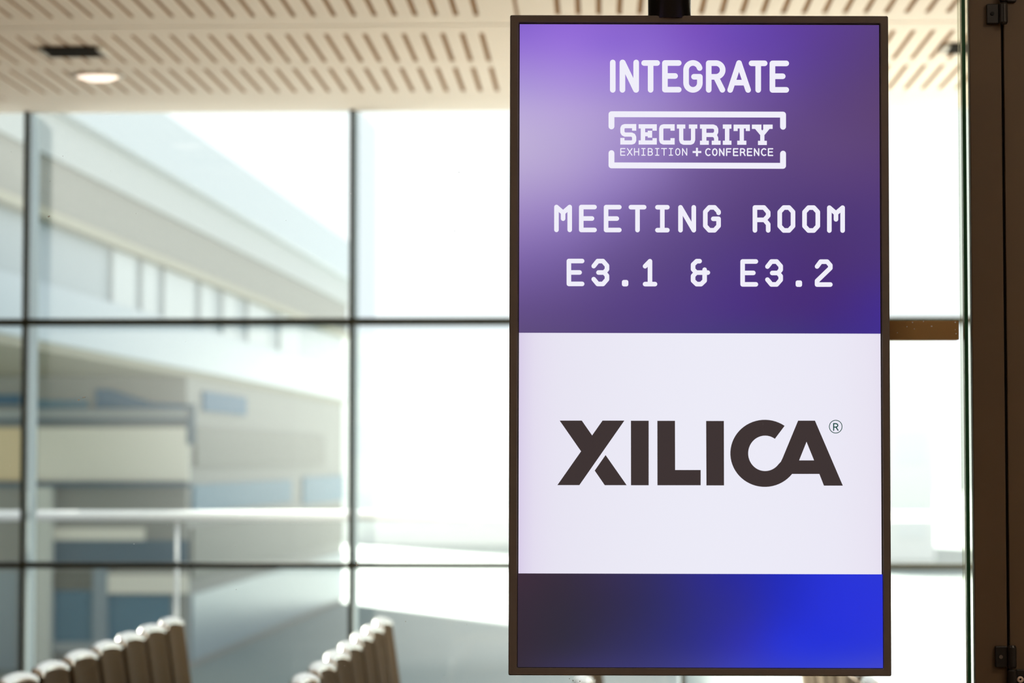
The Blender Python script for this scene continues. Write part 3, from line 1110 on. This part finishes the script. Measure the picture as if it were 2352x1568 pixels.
P.poly([zd_(*p) for p in ((1487, 268), (1601, 268), (1977, 1145), (1722, 1145), (1660, 987), (1387, 987), (1387, 804), (1589, 804), (1487, 553))])
P.nxt(M_ink, 'joined dark capitals CA of the XILICA logo')
P = Print()
P.stroke([zd_(*p) for p in arc(1881, 349, 86, 0, 360, 40)], 1.7)
P.nxt(M_ink2, 'small dark green ring around the R', 'mark_ring')
P.stroke([zd_(*p) for p in ((1853, 398), (1853, 308), (1885, 308), (1903, 316), (1910, 332), (1903, 347), (1885, 355), (1855, 355))], 2.6)
P.stroke([zd_(*p) for p in ((1884, 355), (1912, 397))], 2.6)
P.nxt(M_ink2, 'small letter R inside the mark')

# ------------------------------------------------------------------ ceiling fittings
def vent(px, py, label):
    d = at(px, py, 1.0) - EYE
    k = (CEIL - EYE.z) / d.z
    p = EYE + d * k
    e = tag(empty('ceiling_vent', (p.x, p.y, CEIL - 0.001)), label, 'vent', 'dark vents in the slotted ceiling')
    wx, wy = 0.160, 0.105
    for lo, hi in (((-wx, -wy, -0.02), (-wx + 0.025, wy, 0.0)), ((wx - 0.025, -wy, -0.02), (wx, wy, 0.0))):
        bx('side_rim', lo, hi, M_ventw, e)
    for lo, hi in (((-wx + 0.025, -wy, -0.02), (wx - 0.025, -wy + 0.02, 0.0)), ((-wx + 0.025, wy - 0.02, -0.02), (wx - 0.025, wy, 0.0))):
        bx('end_rim', lo, hi, M_dark, e)
    bx('grille_back', (-wx + 0.025, -wy + 0.02, -0.006), (wx - 0.025, wy - 0.02, 0.0), M_dark, e)
    for k in range(4):
        y = -wy + 0.045 + k * 0.04
        bx('louvre', (-wx + 0.025, y - 0.003, -0.018), (wx - 0.025, y + 0.003, -0.004), M_dark, e)
    return e


vent(168, 114, 'dark square vent in the slotted ceiling at upper left')
vent(2240, 106, 'dark vent in the ceiling partly hidden by the door frame')


def downlight(p, label, lens, group='round ceiling downlights', r=0.12, power=0.0):
    e = tag(empty('ceiling_downlight', p), label, 'light', group)
    bm = bmesh.new()
    lathe(bm, [(r * 0.82, 0.0), (r * 0.82, -0.008), (r * 0.9, -0.014), (r, -0.006), (r, 0.0)], 40)
    new_obj('trim_ring', bm, M_ventw, e, smooth=True)
    bm = bmesh.new()
    lathe(bm, [(0.0, -0.030), (r * 0.4, -0.026), (r * 0.7, -0.014), (r * 0.81, -0.004)], 40)
    new_obj('lens', bm, lens, e)
    if power:
        ld = bpy.data.lights.new('fill_lamp', 'AREA')
        ld.shape = 'DISK'
        ld.size = r * 1.6
        ld.energy = power
        ld.color = (1.0, 0.84, 0.66)
        lo = bpy.data.objects.new('fill_lamp', ld)
        C.objects.link(lo)
        lo.parent = e
        lo.location = (0, 0, -0.02)
    return e


d = at(225, 173, 1.0) - EYE
p = EYE + d * ((CEIL - EYE.z) / d.z)
downlight((p.x, p.y, CEIL - 0.001), 'lit round downlight in the slotted ceiling at upper left', M_lens, r=0.135)
FILL_POWER = 36  # unseen foyer downlights added to brighten the bezel and door post
WHERE = ['left one behind the camera', 'right one behind the camera', 'left one nearer the glass partition', 'right one nearer the glass partition']
for i, (x, y) in enumerate(((-2.0, 0.3), (2.0, 0.3), (-2.0, 2.7), (2.0, 2.7))):
    downlight((x, y, CEIL - 0.001), 'added fill downlight out of view in the foyer, ' + WHERE[i], M_fill, 'added foyer fill downlights', power=FILL_POWER)

# ------------------------------------------------------------------ rows of chairs in the hall
def make_chair():
    e = empty('visitor_chair')
    # seat
    bm = bmesh.new()
    box(bm, (-0.20, -0.225, 0.405), (0.24, 0.225, 0.465))
    new_obj('seat', bm, M_uph, e, smooth=True, bevel=0.022, bseg=3)
    # backrest: gently curved, reclined pad
    bm = bmesh.new()
    nx_, nz_ = 8, 6
    front, back = [], []
    for j in range(nz_ + 1):
        xr = -0.205 - 0.05 * j / nz_
        rf, rb = [], []
        for i in range(nx_ + 1):
            y = -0.215 + 0.43 * i / nx_
            z = 0.47 + (0.37 - 0.02 * abs(y / 0.215) ** 3) * j / nz_
            cv = 0.025 * (1 - (y / 0.215) ** 2)
            th = 0.026 if 0 < j < nz_ and 0 < i < nx_ else 0.015
            rf.append(bm.verts.new((xr - cv + th, y, z)))
            rb.append(bm.verts.new((xr - cv - th, y, z)))
        front.append(rf)
        back.append(rb)
    for j in range(nz_):
        for i in range(nx_):
            bm.faces.new((front[j][i], front[j][i + 1], front[j + 1][i + 1], front[j + 1][i]))
            bm.faces.new((back[j][i], back[j + 1][i], back[j + 1][i + 1], back[j][i + 1]))
        bm.faces.new((front[j][0], front[j + 1][0], back[j + 1][0], back[j][0]))
        bm.faces.new((front[j][nx_], back[j][nx_], back[j + 1][nx_], front[j + 1][nx_]))
    for i in range(nx_):
        bm.faces.new((front[0][i], back[0][i], back[0][i + 1], front[0][i + 1]))
        bm.faces.new((front[nz_][i], front[nz_][i + 1], back[nz_][i + 1], back[nz_][i]))
    new_obj('backrest', bm, M_uph, e)
    # legs
    for s in (-1, 1):
        bm = bmesh.new()
        tube(bm, [(0.215, s * 0.235, 0.012), (0.20, s * 0.235, 0.42)], 0.011, 10)
        new_obj('leg', bm, M_chrome, e, smooth=True)
        bm = bmesh.new()
        tube(bm, [(-0.27, s * 0.235, 0.012), (-0.20, s * 0.235, 0.42)], 0.011, 10)
        new_obj('leg', bm, M_chrome, e, smooth=True)
    # two back uprights and the padded bright top roll
    for s in (-1, 1):
        bm = bmesh.new()
        tube(bm, [(-0.20, s * 0.20, 0.41), (-0.225, s * 0.20, 0.50)], 0.011, 10)
        new_obj('back_upright', bm, M_chrome, e, smooth=True)
    bm = bmesh.new()
    n_, r_ = 12, 0.026
    pts_ = []
    for i in range(13):
        y = -0.215 + 0.43 * i / 12
        pts_.append((-0.262 - 0.025 * (1 - (y / 0.215) ** 2), y, 0.835 - 0.02 * abs(y / 0.215) ** 3))
    tube(bm, pts_, r_, 14)
    new_obj('top_roll', bm, M_roll, e, smooth=True)
    # seat frame: one closed tube
    bm = bmesh.new()
    tube(bm, fillet([(0.0, -0.235, 0.415), (0.2, -0.235, 0.415), (0.2, 0.235, 0.415), (-0.2, 0.235, 0.415), (-0.2, -0.235, 0.415), (0.0, -0.235, 0.415)], 0.03), 0.01, 8)
    new_obj('seat_frame', bm, M_chrome, e, smooth=True)
    for x, s in ((0.2155, -1), (0.2155, 1), (-0.272, -1), (-0.272, 1)):
        bm = bmesh.new()
        tube(bm, [(x, s * 0.235, 0.0), (x, s * 0.235, 0.016)], 0.014, 10)
        new_obj('foot_glide', bm, M_glide, e)
    return e


ORD = ['nearest', 'second', 'third', 'fourth', 'fifth', 'sixth', 'seventh', 'eighth', 'ninth']
ROWS = [(-2.04, 'the leftmost row'), (-1.03, 'the row just left of the screen'), (-0.05, 'the row behind screen centre-left'),
        (0.95, 'the row behind screen right')]
proto = make_chair()
first = True
for rx, rname in ROWS:
    for k in range(8):
        if first:
            c = proto
            first = False
        else:
            c = proto.copy()
            C.objects.link(c)
            for chd in list(proto.children):
                q = chd.copy()
                C.objects.link(q)
                q.parent = c
        c.location = (rx + 0.27, 7.92 + 0.507 * k, 0.0)
        c.rotation_euler = (0, 0, random.uniform(-0.012, 0.012))
        lab = 'brown chrome-framed chair, ' + (ORD[k] + ' to camera in ' if k == 0 else ORD[k] + ' from camera in ') + rname
        tag(c, lab, 'chair', 'rows of brown chrome-framed chairs by the window')
